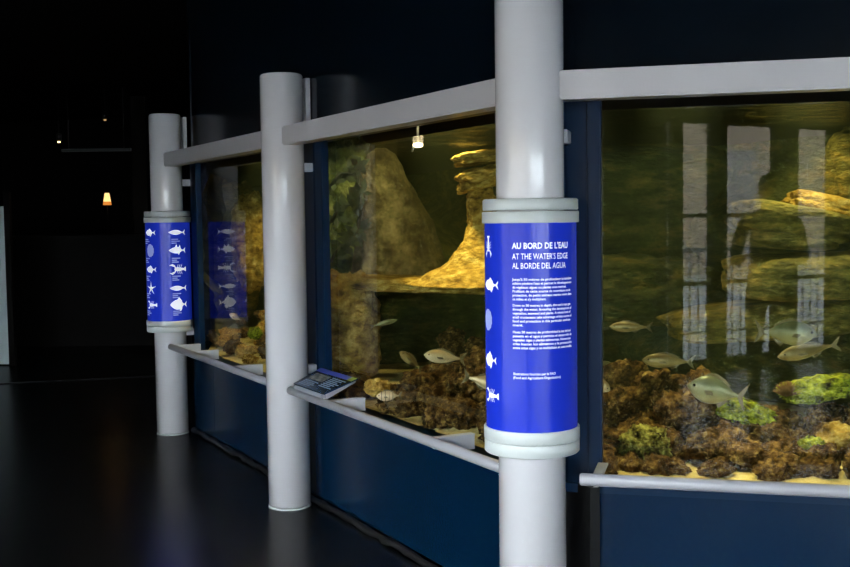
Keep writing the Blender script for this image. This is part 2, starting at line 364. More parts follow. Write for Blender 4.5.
# sealant bead along the floor
bm = new(); random.seed(3)
for W, a, b in ((WL, .1, uend), (WR, ur, 2.3)):
    pts = []; n = 60
    for i in range(n+1): pts.append(W(a+(b-a)*i/n, OP+.012+random.uniform(-.008,.008), FL+.012+random.uniform(-.003,.006)))
    tube(bm, pts, [random.uniform(.012,.022) for _ in pts], 8)
struct('trim_2', bm, M['black'], 'black sealant bead where the navy panels meet the floor', 'trim')
# sills
bm = new(); bbox(bm, 'L', .06, uend, OG-.02, OP+.0, ZS-.03, ZS); bbox(bm, 'R', .06, 2.35, OG-.02, OP, ZS-.03, ZS)
struct('trim_3', bm, M['navy_frame'], 'navy sill ledge below the tank glass', 'trim')
# head strip above glass
bm = new(); bbox(bm, 'L', .06, uend, OG-.03, OP, ZG, ZG+.08); bbox(bm, 'R', .06, 2.35, OG-.03, OP, ZG, ZG+.08)
struct('trim_4', bm, M['black'], 'black strip above the tank glass', 'trim')
# upper wall
ulft = hit(192, 110, 'L', OP)[0]
bm = new(); bbox(bm, 'L', .08, ulft, OP-.05, OP, ZG+.08, ZC); bbox(bm, 'R', .08, 2.35, OP-.05, OP, ZG+.08, ZC)
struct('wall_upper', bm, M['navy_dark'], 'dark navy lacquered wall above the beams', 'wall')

# glass panes as windows 1..3, with their frame posts
def ghit(px, py, side='L', o=-.17): return hit(px, py, side, o)[0]
mb0, mb1, mb2 = ghit(325,260), ghit(318,260), ghit(306,260)
mc0, mc1 = ghit(199,260), ghit(193.5,260)
mr0, mr1 = ghit(567,300,'R'), ghit(602,300,'R')
def pane(name, side, u0, u1, label):
    bm = new(); bbox(bm, side, u0, u1, OG-.02, OG, ZS-.0, ZG+.02)
    return struct(name, bm, M['glass'], label, 'window')
w1 = pane('window_1', 'R', .09, 2.35, 'right-hand tank window, wide glass mirroring daylight windows')
w2 = pane('window_2', 'L', .09, LB-.0, 'middle tank window with a golden rock lit behind the glass')
w3 = pane('window_3', 'L', LB+.0, mc0+.06, 'far left tank window mirroring the blue drum of fish pictures')
bm = new(); bbox(bm, 'R', mr0, mr1-.045, OG+.0, OP-.015, ZS, ZG, .004); bbox(bm, 'R', mr1-.045, mr1, OG+.0, OP, ZS-.03, ZG, .004); obj('frame_post', bm, M['navy_frame'], w1)
bm = new(); bbox(bm, 'L', min(mb0,mb1), max(mb0,mb1), OG, OP-.01, ZS, ZG, .004); obj('frame_post', bm, M['navy_frame'], w2)
bm = new(); bbox(bm, 'L', min(mb1,mb2), max(mb1,mb2), OG, OP-.005, ZS, ZG, .004); obj('frame_post', bm, M['navy_frame'], w2)
bm = new(); bbox(bm, 'L', .06, .2, OG, OP-.01, ZS, ZG, .004); obj('frame_post', bm, M['navy_frame'], w2)
bm = new(); bbox(bm, 'L', mc0, mc1, OG, OP-.01, ZS-.03, ZG, .004); obj('frame_post', bm, M['navy_frame'], w3)
# far end wall of the tank building
bm = new(); p = WL(mc1+.02, OP-.05); d = Vector((-.08,1,0)).normalized()
EN = p + Vector((d.y,-d.x,0))*.06; TE = (BKO + .20) / d.dot(Vector((nL.x,nL.y,0)))
EI, EB = EN + d*.08, EN + d*TE
obox(bm, p + d*1.75 + Vector((0,0,(ZC+FL)/2)), d*1.75, Vector((d.y,-d.x,0))*.02, (0,0,(ZC-FL)/2)); struct('wall_tank_end', bm, M['navy_dark'], 'dark end wall of the tank behind the far column', 'wall')

# ---------------------------------------------------------------- tank interior
ZW = 1.79
def rocky_path(pts, z0, z1, nu, nz, amp, seed, strata=5):
    bm = new(); segs = [(pts[i+1]-pts[i]).length for i in range(len(pts)-1)]; tot = sum(segs); grid = []
    for i in range(nu+1):
        s = tot*i/nu; k = 0; ss = s
        while k < len(segs)-1 and ss > segs[k]: ss -= segs[k]; k += 1
        d = (pts[k+1]-pts[k]).normalized(); p = pts[k] + d*ss; n = Vector((d.y,-d.x,0)); col = []
        for j in range(nz+1):
            z = z0 + (z1-z0)*j/nz
            a = noise.fractal(Vector((s*.9+seed, z*strata*.45, seed)), 1.0, 2.0, 4)
            led = math.sin(z*strata*2.1 + 2.2*noise.noise(Vector((s*.7,seed,z*.5))))
            col.append(bm.verts.new(p + n*(amp*a + amp*.45*max(-.4, led)) + Vector((0,0,z))))
        grid.append(col)
    for i in range(nu):
        for j in range(nz):
            f = bm.faces.new((grid[i][j],grid[i+1][j],grid[i+1][j+1],grid[i][j+1])); f.smooth = True
    return bm
BK = -1.75
bm = rocky_path([EI, EB, WL(-1.75,BK)], .45, 1.765, 220, 56, .16, 4.2)
struct('wall_tank_back', bm, M['rock_wall'], 'dark green layered rock wall at the back of the tanks', 'wall')
bm = new(); poly = [EI, corner(.21), WR(2.35,OP-.06), WL(-2.2,BK-.2), EB]
bm.faces.new([bm.verts.new(Vector((p.x,p.y,2.35))) for p in poly]); struct('light_block_tank', bm, M['black'], 'black cover added over the tanks to block room light', 'ceiling')  # unseen sheet added to keep room light out of the tanks
bm = new(); pts = [EB, WL(-1.75,BK)]
for a, b in zip(pts, pts[1:]):
    e = (b-a).normalized(); n = Vector((-e.y,e.x,0)); obox(bm, (a+b)/2 + n*.42 + Vector((0,0,1.3)), (b-a)/2 + e*.2, n*.02, (0,0,1.1))
struct('wall_tank_outer', bm, M['black'], 'black outer wall behind the rock wall of the tanks', 'wall')
# sand bed
bm = new(); nx, ny = 130, 90; x0, x1, y0, y1 = -4.2, 3.2, 2.7, 10.5; g = []
for i in range(nx+1):
    c = []
    for j in range(ny+1):
        x = x0+(x1-x0)*i/nx; y = y0+(y1-y0)*j/ny; q = Vector((x,y)) - A
        dep = min(-q.dot(nL), -q.dot(nR)) - .2
        z = .513 + .05*max(0,dep) + .02*noise.fractal(Vector((x*3,y*3,1)),1,2,3)*min(1, max(0,dep)*6+.3)
        c.append(bm.verts.new((x,y,z)))
    g.append(c)
for i in range(nx):
    for j in range(ny):
        f = bm.faces.new((g[i][j],g[i+1][j],g[i+1][j+1],g[i][j+1])); f.smooth = True
for n_, o_ in ((nL, OG-.022), (nR, OG-.022)):
    bmesh.ops.bisect_plane(bm, geom=bm.verts[:]+bm.edges[:]+bm.faces[:], plane_co=Vector((A.x+n_.x*o_, A.y+n_.y*o_, 0)), plane_no=Vector((n_.x,n_.y,0)), clear_outer=True)
for n_, o_ in ((nL, 1.95),):
    bmesh.ops.bisect_plane(bm, geom=bm.verts[:]+bm.edges[:]+bm.faces[:], plane_co=Vector((A.x-n_.x*o_, A.y-n_.y*o_, 0)), plane_no=Vector((-n_.x,-n_.y,0)), clear_outer=True)
bmesh.ops.bisect_plane(bm, geom=bm.verts[:]+bm.edges[:]+bm.faces[:], plane_co=EN, plane_no=Vector((-d.y,d.x,0)), clear_outer=True)
tag(obj('sand_bed', bm, M['sand']), 'pale yellow sand on the tank floor against the glass', 'sand', kind='stuff')
# water
bm = new(); k = .226
pw = [EI + Vector((.03,0,0)), corner(k), WR(2.3,-k), WL(-1.72,BK-.12), EB + Vector((.03,0,0))]
lo = [bm.verts.new(Vector((p.x,p.y,.48))) for p in pw]; hi = [bm.verts.new(Vector((p.x,p.y,ZW))) for p in pw]
bm.faces.new(lo[::-1]); ft = bm.faces.new(hi); ft.material_index = 1
for i in range(5): bm.faces.new((lo[i],lo[(i+1)%5],hi[(i+1)%5],hi[i]))
tag(obj('tank_water', bm, [M['waterA'], M['waterB']]), 'murky green water filling the tanks behind the glass', 'water', kind='stuff')

# rocks -----------------------------------------------------------
def rockmesh(name, size, seed, m, sub=5, amp=.25, freq=1.6, fine=.09, boxy=0, strata=0):
    bm = new(); bmesh.ops.create_icosphere(bm, subdivisions=sub, radius=1.0)
    for v in bm.verts:
        p = v.co.copy()
        if boxy:
            e = 2 + boxy*4; k = (abs(p.x)**e + abs(p.y)**e + abs(p.z)**e) ** (-1/e); p = p*k
        a = noise.fractal(p*freq + Vector((seed,seed*1.7,-seed)), 1.0, 2.1, 3)
        b = noise.noise(p*freq*5 + Vector((seed,0,seed))) + .6*noise.noise(p*freq*11 + Vector((0,seed,seed)))
        s = strata * math.sin(p.z*9 + a*2) if strata else 0
        p = p*(1 + amp*a + fine*b + s)
        v.co = Vector((p.x*size[0], p.y*size[1], p.z*size[2]))
    for f in bm.faces: f.smooth = True
    return bm
def rock(name, label, cat, c, size, seed, m, rot=0, tilt=0, group=None, **kw):
    bm = rockmesh(name, size, seed, m, **kw)
    bmesh.ops.rotate(bm, verts=bm.verts, matrix=Matrix.Rotation(rot,3,'Z') @ Matrix.Rotation(tilt,3,'Y'))
    for v in bm.verts: v.co += Vector(c)
    return tag(obj(name, bm, m), label, cat, group)
def prock(name, label, px, py, Y, wpx, hpx, thick, seed, m, **kw):
    """rock whose outline covers a wpx by hpx patch seen from the camera, standing at distance Y"""
    c = P(px, py, Y); s = Y/F
    return rock(name, label, 'rock', c, (wpx*s/2, thick/2, hpx*s/2), seed, m, **kw)

# right-hand window
SL = dict(boxy=.6, amp=.07, fine=.03, freq=1.2)
prock('slab_rock', 'dark olive slab rock jutting left in the right-hand tank, topmost of the layered stack', 786, 222, 4.75, 106, 34, .5, 11, M['rock_olive'], tilt=R(10), **SL)
prock('slab_rock', 'thick dark slab rock directly under the jutting topmost slab of the right-hand tank', 780, 238, 4.78, 86, 22, .5, 18, M['rock_olive'], tilt=R(4), **SL)
prock('slab_rock', 'golden-brown slab rock at the right edge of the right-hand window, leaning on the layered stack', 862, 217, 4.75, 150, 26, .3, 12, M['rock_gold'], tilt=R(15), **SL)
prock('slab_rock', 'long flat slab rock under the layered stack in the right-hand tank', 815, 275, 4.7, 170, 46, .55, 13, M['rock_olive'], tilt=R(-1), **SL)
prock('slab_rock', 'low wide brown slab rock beneath the others in the right-hand tank', 800, 316, 4.9, 260, 36, .5, 14, M['rock_olive'], tilt=R(-4), **SL)
prock('rock_pillar', 'golden-brown upright rock at the upper right corner of the right-hand tank', 858, 172, 4.75, 56, 86, .3, 15, M['rock_olive'], boxy=.5, amp=.12, fine=.05)
prock('boulder', 'big dark green boulder at the left of the right-hand tank, reaching the water line', 640, 205, 5.6, 190, 120, .6, 16, M['rock_wall'], boxy=.4, amp=.08, fine=.04)
prock('boulder', 'low dark boulder below the green one in the right-hand tank', 640, 290, 5.3, 150, 70, .6, 17, M['rock_wall'], boxy=.2, amp=.2)
prock('algae_rock', 'lime-green algae rock at the right edge of the rubble in the right-hand tank', 824, 388, 4.25, 96, 24, .2, 21, M['algae'], amp=.3, fine=.12, tilt=R(-8))
prock('algae_rock', 'lime-green algae rock under the round fish in the right-hand tank', 742, 411, 4.18, 60, 24, .2, 22, M['algae'], amp=.3, fine=.12, tilt=R(14))
prock('coral', 'green knobbly coral head at the lower left of the right-hand window', 646, 447, 3.95, 48, 42, .2, 23, M['coral'], amp=.2, fine=.2, freq=2.4)
prock('rock', 'yellowish lumpy rock at the lower right corner of the right-hand window', 838, 440, 4.0, 40, 34, .15, 24, M['rock_gold'], amp=.25)
prock('coral', 'small pale green coral at the right of the rubble behind the right-hand window', 812, 446, 3.9, 26, 18, .1, 25, M['algae'], amp=.3, fine=.2)
# middle window
prock('ledge_rock', 'wide ledge rock overhanging a dark hollow in the middle tank', 434, 284, 6.1, 180, 15, .5, 31, M['rock_gold'], boxy=.6, amp=.08, tilt=R(2))
def draped(name, label, px, ytop, ybot, Y, prof, flat, folds, seed, m):
    """upright rock with a curved outline: prof = (height fraction, half width in px, sideways shift in px)"""
    k = Y/F; zt = P(px, ytop, Y).z; zb = P(px, ybot, Y).z; x0 = P(px, (ytop+ybot)/2, Y).x; bm = new(); rings = []; n = 96; nz = 70
    for j in range(nz+1):
        f = j/nz; i = 0
        while i < len(prof)-2 and f > prof[i+1][0]: i += 1
        a, b = prof[i], prof[i+1]; t = (f-a[0])/(b[0]-a[0]); t = t*t*(3-2*t)*.5 + t*.5
        hw = (a[1]+(b[1]-a[1])*t)*k; sh = (a[2]+(b[2]-a[2])*t)*k; ring = []
        for q in range(n):
            an = 2*math.pi*q/n; d = Vector((math.cos(an), math.sin(an)*flat, 0))
            p3 = Vector((math.cos(an)*1.6+seed, math.sin(an)*1.6, f*2.2))
            w = 1 + .10*noise.fractal(p3, 1, 2, 4) + folds*.06*math.sin(an*7 + 3*noise.noise(p3)) + .05*noise.noise(p3*6) + .03*noise.noise(p3*14)
            ring.append(bm.verts.new(Vector((x0+sh, Y, zb+(zt-zb)*f)) + d*hw*w))
        rings.append(ring)
    for a, b in zip(rings, rings[1:]):
        for q in range(n): fc = bm.faces.new((a[q],a[(q+1)%n],b[(q+1)%n],b[q])); fc.smooth = True
    bm.faces.new(rings[0]); bm.faces.new(rings[-1])
    return tag(obj(name, bm, m), label, 'rock')
draped('cone_rock', 'golden cone-shaped rock lit from above in the middle tank', 490, 190, 284, 5.7, [(0,78,-8),(.06,66,-4),(.25,44,2),(.5,30,4),(.8,16,0),(1,9,-8)], .8, .6, 32, M['rock_gold'])
prock('rock_pillar', 'narrow golden rock neck between cone and capstones in the middle tank', 480, 205, 5.7, 26, 56, .16, 33, M['rock_gold'], boxy=.3, amp=.2)
prock('capstone_rock', 'yellow capstone rock touching the water line in the middle tank', 492, 157, 5.7, 74, 13, .4, 34, M['rock_gold'], boxy=.5, amp=.15, tilt=R(-6))
prock('capstone_rock', 'second yellow capstone rock just below the first in the middle tank', 490, 176, 5.7, 66, 22, .36, 35, M['rock_gold'], boxy=.4, amp=.2, tilt=R(-16))
draped('draped_boulder', 'tall grey-brown draped boulder in the middle tank, left of the cone', 388, 148, 284, 6.4, [(0,50,14),(.1,46,10),(.4,38,6),(.65,28,0),(.85,20,-6),(.95,14,-6),(1,5,-6)], .7, 1, 36, M['rock_grey'])
prock('mossy_boulder', 'green mossy boulder at the left end of the middle tank', 340, 205, 6.6, 64, 130, .4, 37, M['moss'], boxy=.3, amp=.2, fine=.1)
prock('boulder', 'brown boulder under the ledge at the left of the middle tank', 346, 330, 6.0, 64, 110, .4, 38, M['rock_gold'], boxy=.2, amp=.2)
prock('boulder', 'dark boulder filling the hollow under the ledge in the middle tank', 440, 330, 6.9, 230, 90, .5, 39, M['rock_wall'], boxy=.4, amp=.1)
prock('rock', 'golden rounded rock at the bottom left of the middle window', 377, 387, 5.1, 26, 18, .12, 40, M['rock_gold'], amp=.2)
# far left window
prock('boulder', 'golden boulder at the right of the far left window', 253, 240, 8.2, 40, 90, .4, 41, M['rock_gold'], boxy=.2, amp=.2)
prock('boulder', 'olive boulder at the back of the far left window', 228, 250, 8.8, 60, 140, .4, 42, M['rock_olive'], boxy=.2, amp=.2)
prock('coral', 'bright green coral among the small rocks of the far left window', 255, 333, 7.0, 14, 12, .1, 43, M['algae'], amp=.25, fine=.2)

# rubble: individual rocks, shared meshes
protos = []
for i in range(6):
    bm = rockmesh('rubble_rock', (1,.9,.75), 50+i*3.3, None, sub=4, amp=.38, fine=.2, freq=1.8)
    me = bpy.data.meshes.new('rubble_rock'); bm.to_mesh(me); bm.free(); me.materials.append(M['rubble']); protos.append(me)
protos2 = []
for i in range(4):
    bm = rockmesh('rubble_rock', (1,.9,.75), 80+i*3.3, None, sub=4, amp=.38, fine=.2, freq=1.8)
    me = bpy.data.meshes.new('rubble_rock'); bm.to_mesh(me); bm.free(); me.materials.append(M['rubble_gold']); protos2.append(me)
random.seed(12)
def floor_z(x, y):
    q = Vector((x,y)) - A; dep = min(-q.dot(nL), -q.dot(nR)) - .2; return .513 + .05*max(0,dep)
def rubble(n, gen, ps, label, group, smin, smax):
    for k in range(n):
        x, y, zz = gen(k); me = random.choice(ps); o = bpy.data.objects.new('rubble_rock', me); C.objects.link(o)
        s = random.uniform(smin, smax); o.scale = (s, s*random.uniform(.8,1.2), s*random.uniform(.8,1.1))
        o.rotation_euler = (random.uniform(-.5,.5), random.uniform(-.5,.5), random.uniform(0,6.28)); o.location = (x, y, floor_z(x,y)+zz)
        tag(o, label, 'rock', group)
def genR(k):
    u = random.uniform(.14, 1.5); d = .10 + .68*(k % 44)/44 + random.uniform(0,.05)
    q = WR(u, -.22-d); top = .03 + .085*min(1, d/.5)*(.6+.4*min(1,max(0,(u-.2)/.6)))
    return q.x, q.y, top*random.uniform(.4,1) - .02
rubble(132, genR, protos, 'brown lumpy rock in the rubble heap behind the right-hand window', 'rubble behind the right-hand window', .046, .08)
def genM(k):
    u = random.uniform(.05, LB-.05); d = .05 + .72*((k % 53)/53)**1.2
    q = WL(u, -.22-d); return q.x, q.y, random.uniform(.3,1)*(.05+d*.26) - .01
rubble(106, genM, protos, 'brown lumpy rock in the rubble heap behind the middle window', 'rubble behind the middle window', .055, .095)
def genF(k):
    u = random.uniform(LB+.75, 2*LB+.15); d = random.uniform(.03, .5)
    q = WL(u, -.22-d); return q.x, q.y, random.uniform(.4,1)*(.05+d*.38)-.02
rubble(36, genF, protos2, 'small golden rock in the heap behind the far left window', 'golden rocks behind the far left window', .035, .065)
rubble(24, genF, protos, 'small brown rock in the heap behind the far left window', 'brown rocks behind the far left window', .035, .065)

# tuft
bm = new(); random.seed(5); c = P(787, 396, 4.2)
for i in range(150):
    d = Vector((random.gauss(0,1), random.gauss(0,1), abs(random.gauss(0,1))+.2)).normalized()
    tube(bm, [c, c+d*.03, c+d*.055+Vector((0,0,.004))], [.003,.002,.0008], 5)
tag(obj('weed_tuft', bm, M['tuft']), 'rust-brown spiky weed tuft between the two lime-green rocks', 'weed')
# weed fronds, middle tank left
def frond(base, tip, label, seed):
    random.seed(seed); t = thing('seaweed', label, 'seaweed', base, 'seaweed in the middle tank')
    bm = new(); pts = [Vector(base).lerp(Vector(tip), k/6) + Vector((0,0,.03*math.sin(k))) for k in range(7)]; tube(bm, pts, [.010,.009,.008,.007,.006,.005,.003], 8); obj('stem', bm, M['stem'], t)
    bm = new()
    for k in range(46):
        p = pts[0].lerp(pts[-1], random.uniform(.1,1)); d = Vector((random.gauss(0,1), random.gauss(0,.6), random.gauss(.2,1))).normalized(); w = d.cross(Vector((0,1,0))).normalized()
        l = random.uniform(.05,.10)
        for off in (0, .0015):
            vs = [bm.verts.new(p+Vector((0,off,0))), bm.verts.new(p+d*l*.5+w*l*.22+Vector((0,off,0))), bm.verts.new(p+d*l+Vector((0,off,0))), bm.verts.new(p+d*l*.5-w*l*.22+Vector((0,off,0)))]
            bm.faces.new(vs)
    obj('leaves', bm, M['plant'], t)
frond(P(331,262,6.1), P(360,228,6.2), 'green seaweed frond, lowest of three at the left of the middle tank', 1)
frond(P(331,222,6.1), P(364,190,6.2), 'green seaweed frond, second from the bottom at the left of the middle tank', 2)
frond(P(331,186,6.1), P(362,162,6.2), 'green seaweed frond, topmost of three at the left of the middle tank', 3)

# ---------------------------------------------------------------- fish
PROF = {
 'bream': [(0,.02),(.04,.20),(.10,.46),(.20,.76),(.32,.97),(.45,1.0),(.58,.88),(.70,.62),(.80,.34),(.87,.18),(.92,.13),(.95,.12)],
 'slim':  [(0,.03),(.04,.30),(.10,.58),(.20,.85),(.33,1.0),(.48,.96),(.62,.76),(.75,.48),(.85,.27),(.92,.18),(.95,.17)]}
def fin(bm, pts, th=.0015):
    a = [bm.verts.new(Vector((x, th, z))) for x, z in pts]; b = [bm.verts.new(Vector((x, -th, z))) for x, z in pts]
    bm.faces.new(a); bm.faces.new(b[::-1]); n = len(pts)
    for i in range(n): bm.faces.new((a[i],b[i],b[(i+1)%n],a[(i+1)%n]))
def fish(label, px, py, Y, lpx, hpx, face, kind, m, yaw=0, pitch=0, bars=0, group='fish in the tanks'):
    L = lpx*Y/F; H = hpx*Y/F
    t = thing('fish', label, 'fish', P(px, py, Y), group)
    base = 0 if face > 0 else math.pi
    t.rotation_euler = (0, R(pitch), base + R(yaw))
    bm = new(); rings = []; n = 20
    for f, h in PROF[kind]:
        x = L*(.5 - f); hz = H*.5*h; wy = H*(.20 if kind == 'bream' else .3)*h
        ring = []
        for k in range(n):
            a = 2*math.pi*k/n; ca, sa = math.cos(a), math.sin(a)
            ring.append(bm.verts.new((x, wy*ca*abs(ca)**.2, hz*sa*(1.0 if sa > 0 else .96))))
        rings.append(ring)
    for a, b in zip(rings, rings[1:]):
        for k in range(n): f = bm.faces.new((a[k],a[(k+1)%n],b[(k+1)%n],b[k])); f.smooth = True
    bm.faces.new(rings[0]); bm.faces.new(rings[-1])
    body = obj('body', bm, m, t, world=False)
    xt = -L*.44
    bm = new(); fin(bm, [(xt,H*.07),(xt-L*.10,H*.34),(xt-L*.17,H*.50),(xt-L*.115,H*.14),(xt-L*.09,0),(xt-L*.115,-H*.14),(xt-L*.17,-H*.50),(xt-L*.10,-H*.34),(xt,-H*.07)]); obj('tail_fin', bm, M['fin'], t, world=False)
    k = .5 if kind == 'bream' else .46
    bm = new(); fin(bm, [(L*.24,H*.40),(L*.16,H*.58),(0,H*.60),(-L*.16,H*.47),(-L*.27,H*.30),(-L*.24,H*.18),(0,H*.42)]); obj('dorsal_fin', bm, M['fin'], t, world=False)
    bm = new(); fin(bm, [(-L*.08,-H*.40),(-L*.14,-H*.55),(-L*.24,-H*.36),(-L*.28,-H*.22),(-L*.18,-H*.24)]); obj('anal_fin', bm, M['fin'], t, world=False)
    for s in (1,-1):
        bm = new(); w = H*(.20 if kind == 'bream' else .3)*s
        vs = [bm.verts.new((L*.20, w*.8, -H*.02)), bm.verts.new((L*.06, w*1.5, H*.02)), bm.verts.new((L*.02, w*1.55, -H*.12)), bm.verts.new((L*.14, w*1.1, -H*.16))]
        f = bm.faces.new(vs); r = bmesh.ops.extrude_face_region(bm, geom=[f])
        for g_ in r['geom']:
            if isinstance(g_, bmesh.types.BMVert): g_.co.y += .0015*s
        obj('pectoral_fin', bm, M['fin'], t, world=False)
        bm = new(); bmesh.ops.create_uvsphere(bm, u_segments=10, v_segments=8, radius=H*.055)
        for v in bm.verts: v.co += Vector((L*.385, w*.50, H*.07))
        obj('eye', bm, M['eye'], t, world=False)
    if bars:
        for b in range(bars):
            f = .22+.16*b; bm = new(); x = L*(.5-f); h = H*.5*.9
            pr = [q for q in PROF[kind]]; hh = next(q[1] for q in pr if q[0] >= f)
            ring0, ring1 = [], []
            for kk in range(20):
                a = 2*math.pi*kk/20; ca, sa = math.cos(a), math.sin(a); wy = H*(.20 if kind == 'bream' else .3)*hh*1.05
                for rg, dx in ((ring0,-.012*L),(ring1,.012*L)): rg.append(bm.verts.new((x+dx, wy*ca*abs(ca)**.2, H*.5*hh*1.03*sa)))
            for kk in range(20): bm.faces.new((ring0[kk],ring0[(kk+1)%20],ring1[(kk+1)%20],ring1[kk]))
            obj('dark_stripe', bm, M['bar'], t, world=False)
    return t
fish('small slender fish facing left, highest in the right-hand tank', 629, 327, 4.3, 40, 11, -1, 'slim', M['fish_gold'], yaw=4, pitch=-2)
fish('slender golden fish facing left, left of the round fish in the right-hand tank', 666, 361, 4.3, 50, 15, -1, 'slim', M['fish_gold'], yaw=6, pitch=-4)
fish('round deep-bodied fish facing left above the lime-green rock', 714, 391, 3.92, 54, 29, -1, 'bream', M['fish_silver'], yaw=-8, pitch=-12)
fish('silver deep-bodied fish facing right in the right-hand tank', 789, 333, 4.1, 56, 25, 1, 'bream', M['fish_silver'], yaw=-6, pitch=3)
fish('slender fish facing left just below the silver fish facing right', 806, 351, 4.15, 62, 16, -1, 'slim', M['fish_gold'], yaw=8, pitch=9.5)
fish('fish half hidden by the navy post at the left edge of the right-hand window', 596, 383, 4.2, 32, 14, 1, 'slim', M['fish_pale'], yaw=-10, pitch=28)
fish('golden fish facing left in the open water of the middle tank', 443, 357, 4.9, 40, 14, -1, 'slim', M['fish_pale'], yaw=14, pitch=-9)
fish('small brown fish swimming up and away to the left in the middle tank', 410, 360, 5.1, 30, 10, -1, 'slim', M['fish_gold'], yaw=30, pitch=-38)
fish('pale fish with only its tail half showing left of the lettered drum', 489, 383, 4.6, 46, 17, 1, 'slim', M['fish_pale'], yaw=-10, pitch=14)
fish('small pale fish with dark bars low over the rubble of the middle tank', 388, 396, 5.0, 24, 11, -1, 'bream', M['fish_pale'], yaw=8, pitch=0, bars=4)
fish('tiny orange-white fish at the left edge of the middle window', 331, 309, 6.0, 16, 8, 1, 'slim', M['fish_pale'], yaw=0, pitch=35)
fish('thin pale green fish below the ledge of the middle tank', 385, 323, 5.4, 26, 5, 1, 'slim', M['fish_silver'], yaw=0, pitch=-14)
fish('pale fish over the small rocks of the far left window', 235, 317, 7.4, 13, 6, -1, 'slim', M['fish_pale'], yaw=0, pitch=-30)

# underwater lamp at the top of the middle tank
lp = P(418, 145, 5.4)
t = thing('tank_lamp', 'small glowing lamp just under the water line of the middle tank', 'lamp', lp)
bm = new(); lathe(bm, [(.010,-.012),(.022,-.008),(.026,0),(.022,.008),(.010,.012)], lp, 20); obj('bulb', bm, emat('warm_bulb', (1,.78,.5), 6), t)
bm = new(); tube(bm, [lp+Vector((-.03,0,-.03)), lp+Vector((-.022,0,-.008)), lp+Vector((0,.02,.012)), lp+Vector((0,.05,.06)), lp+Vector((0,.05,.3))], .006, 8); obj('bracket', bm, M['collar'], t)

# ---------------------------------------------------------------- drums
def cylmap(c, r, ang, bm_src_me, z0, par, name, m, dr=.0008):
    """wrap a flat mesh (x along the drum, y up) round a drum: ang is where x = 0 sits"""
    bm = new(); bm.from_mesh(bm_src_me)
    bmesh.ops.subdivide_edges(bm, edges=[e for e in bm.edges if e.calc_length() > .02], cuts=2)
    for v in bm.verts:
        a = ang + v.co.x / r; x, y = v.co.x, v.co.y
        v.co = Vector((c.x + math.cos(a)*(r+dr), c.y + math.sin(a)*(r+dr), z0 + y))
    o = obj(name, bm, m, par); return o
def text_me(body, size, bold=0, width=None):
    cu = bpy.data.curves.new('lettering', 'FONT'); cu.body = body; cu.size = size; cu.offset = bold; cu.resolution_u = 2; cu.align_x = 'LEFT'
    o = bpy.data.objects.new('lettering', cu); C.objects.link(o); bpy.context.view_layer.update()
    dg = bpy.context.evaluated_depsgraph_get(); me = bpy.data.meshes.new_from_object(o.evaluated_get(dg))
    bpy.data.objects.remove(o); bpy.data.curves.remove(cu)
    if width:
        w = max(v.co.x for v in me.vertices)
        for v in me.vertices: v.co.x *= width / w
    return me
def strip2d(prof):
    """flat shape from (x, ylow, yhigh) columns"""
    bm = new(); lo = [bm.verts.new((x,a,0)) for x,a,b in prof]; hi = [bm.verts.new((x,b,0)) for x,a,b in prof]
    for i in range(len(prof)-1): bm.faces.new((lo[i],lo[i+1],hi[i+1],hi[i]))
    return bm
def poly2d(bm, pts): bm.faces.new([bm.verts.new((x,y,0)) for x,y in pts])
def icon(kind, L, face=-1):
    if kind in ('flat','fish','spiny','deep'):
        h = {'flat':.13,'fish':.20,'spiny':.17,'deep':.27}[kind]
        pr = []
        for i in range(17):
            x = i/16; y = h*math.sin(math.pi*min(1,x*1.06))**.8 if x < .93 else .03
            pr.append(((.5-x)*.82+.08, -max(.02,y), max(.02,y)))
        bm = strip2d(pr); poly2d(bm, [(-.32,0),(-.5,.17),(-.44,0),(-.5,-.17)])
        if kind == 'spiny': poly2d(bm, [(.2,.1),(.08,.34),(.02,.14)]); poly2d(bm, [(-.02,.12),(-.12,.30),(-.18,.08)]); poly2d(bm, [(.05,-.1),(-.05,-.26),(-.12,-.1)])
        if kind in ('fish','deep'): poly2d(bm, [(.15,h*.8),(0,h*1.45),(-.2,h*.6)]); poly2d(bm, [(.02,-h*.8),(-.08,-h*1.4),(-.2,-h*.6)])
    elif kind == 'star':
        bm = new(); pts = []
        for i in range(10):
            a = math.pi/2 + i*math.pi/5; r = .5 if i % 2 == 0 else .10; pts.append((r*math.cos(a), r*math.sin(a)))
        c = bm.verts.new((0,0,0)); vs = [bm.verts.new((x,y,0)) for x,y in pts]
        for i in range(10): bm.faces.new((c, vs[i], vs[(i+1)%10]))
    elif kind == 'shell':
        bm = new(); c = bm.verts.new((0,0,0)); vs = []
        for i in range(24):
            a = i*math.pi/12; r = .34*(1+.08*(i%2)); vs.append(bm.verts.new((r*math.cos(a), r*1.25*math.sin(a), 0)))
        for i in range(24): bm.faces.new((c, vs[i], vs[(i+1)%24]))
    else:   # lobster
        bm = strip2d([(-.5,-.14,.14),(-.42,-.10,.10),(-.38,-.05,.05),(-.2,-.07,.07),(0,-.10,.10),(.15,-.09,.09),(.22,-.03,.03)])
        for s in (1,-1):
            poly2d(bm, [(.12,.05*s),(.2,.22*s),(.26,.20*s),(.18,.05*s)]); poly2d(bm, [(.2,.20*s),(.32,.30*s),(.5,.20*s),(.36,.20*s),(.28,.14*s)])
            for k in range(3): poly2d(bm, [(.05-.1*k,.08*s),(.0-.12*k,.26*s),(.02-.12*k,.26*s),(.08-.1*k,.08*s)])
    for v in bm.verts: v.co.x *= L*face; v.co.y *= L
    me = bpy.data.meshes.new('icon'); bm.to_mesh(me); bm.free(); return me
def zpx(px, py, c, r):
    d = Vector((c.x, c.y)); Y = c.y - r*c.y/d.length; return P(px, py, Y).z
RD = .157
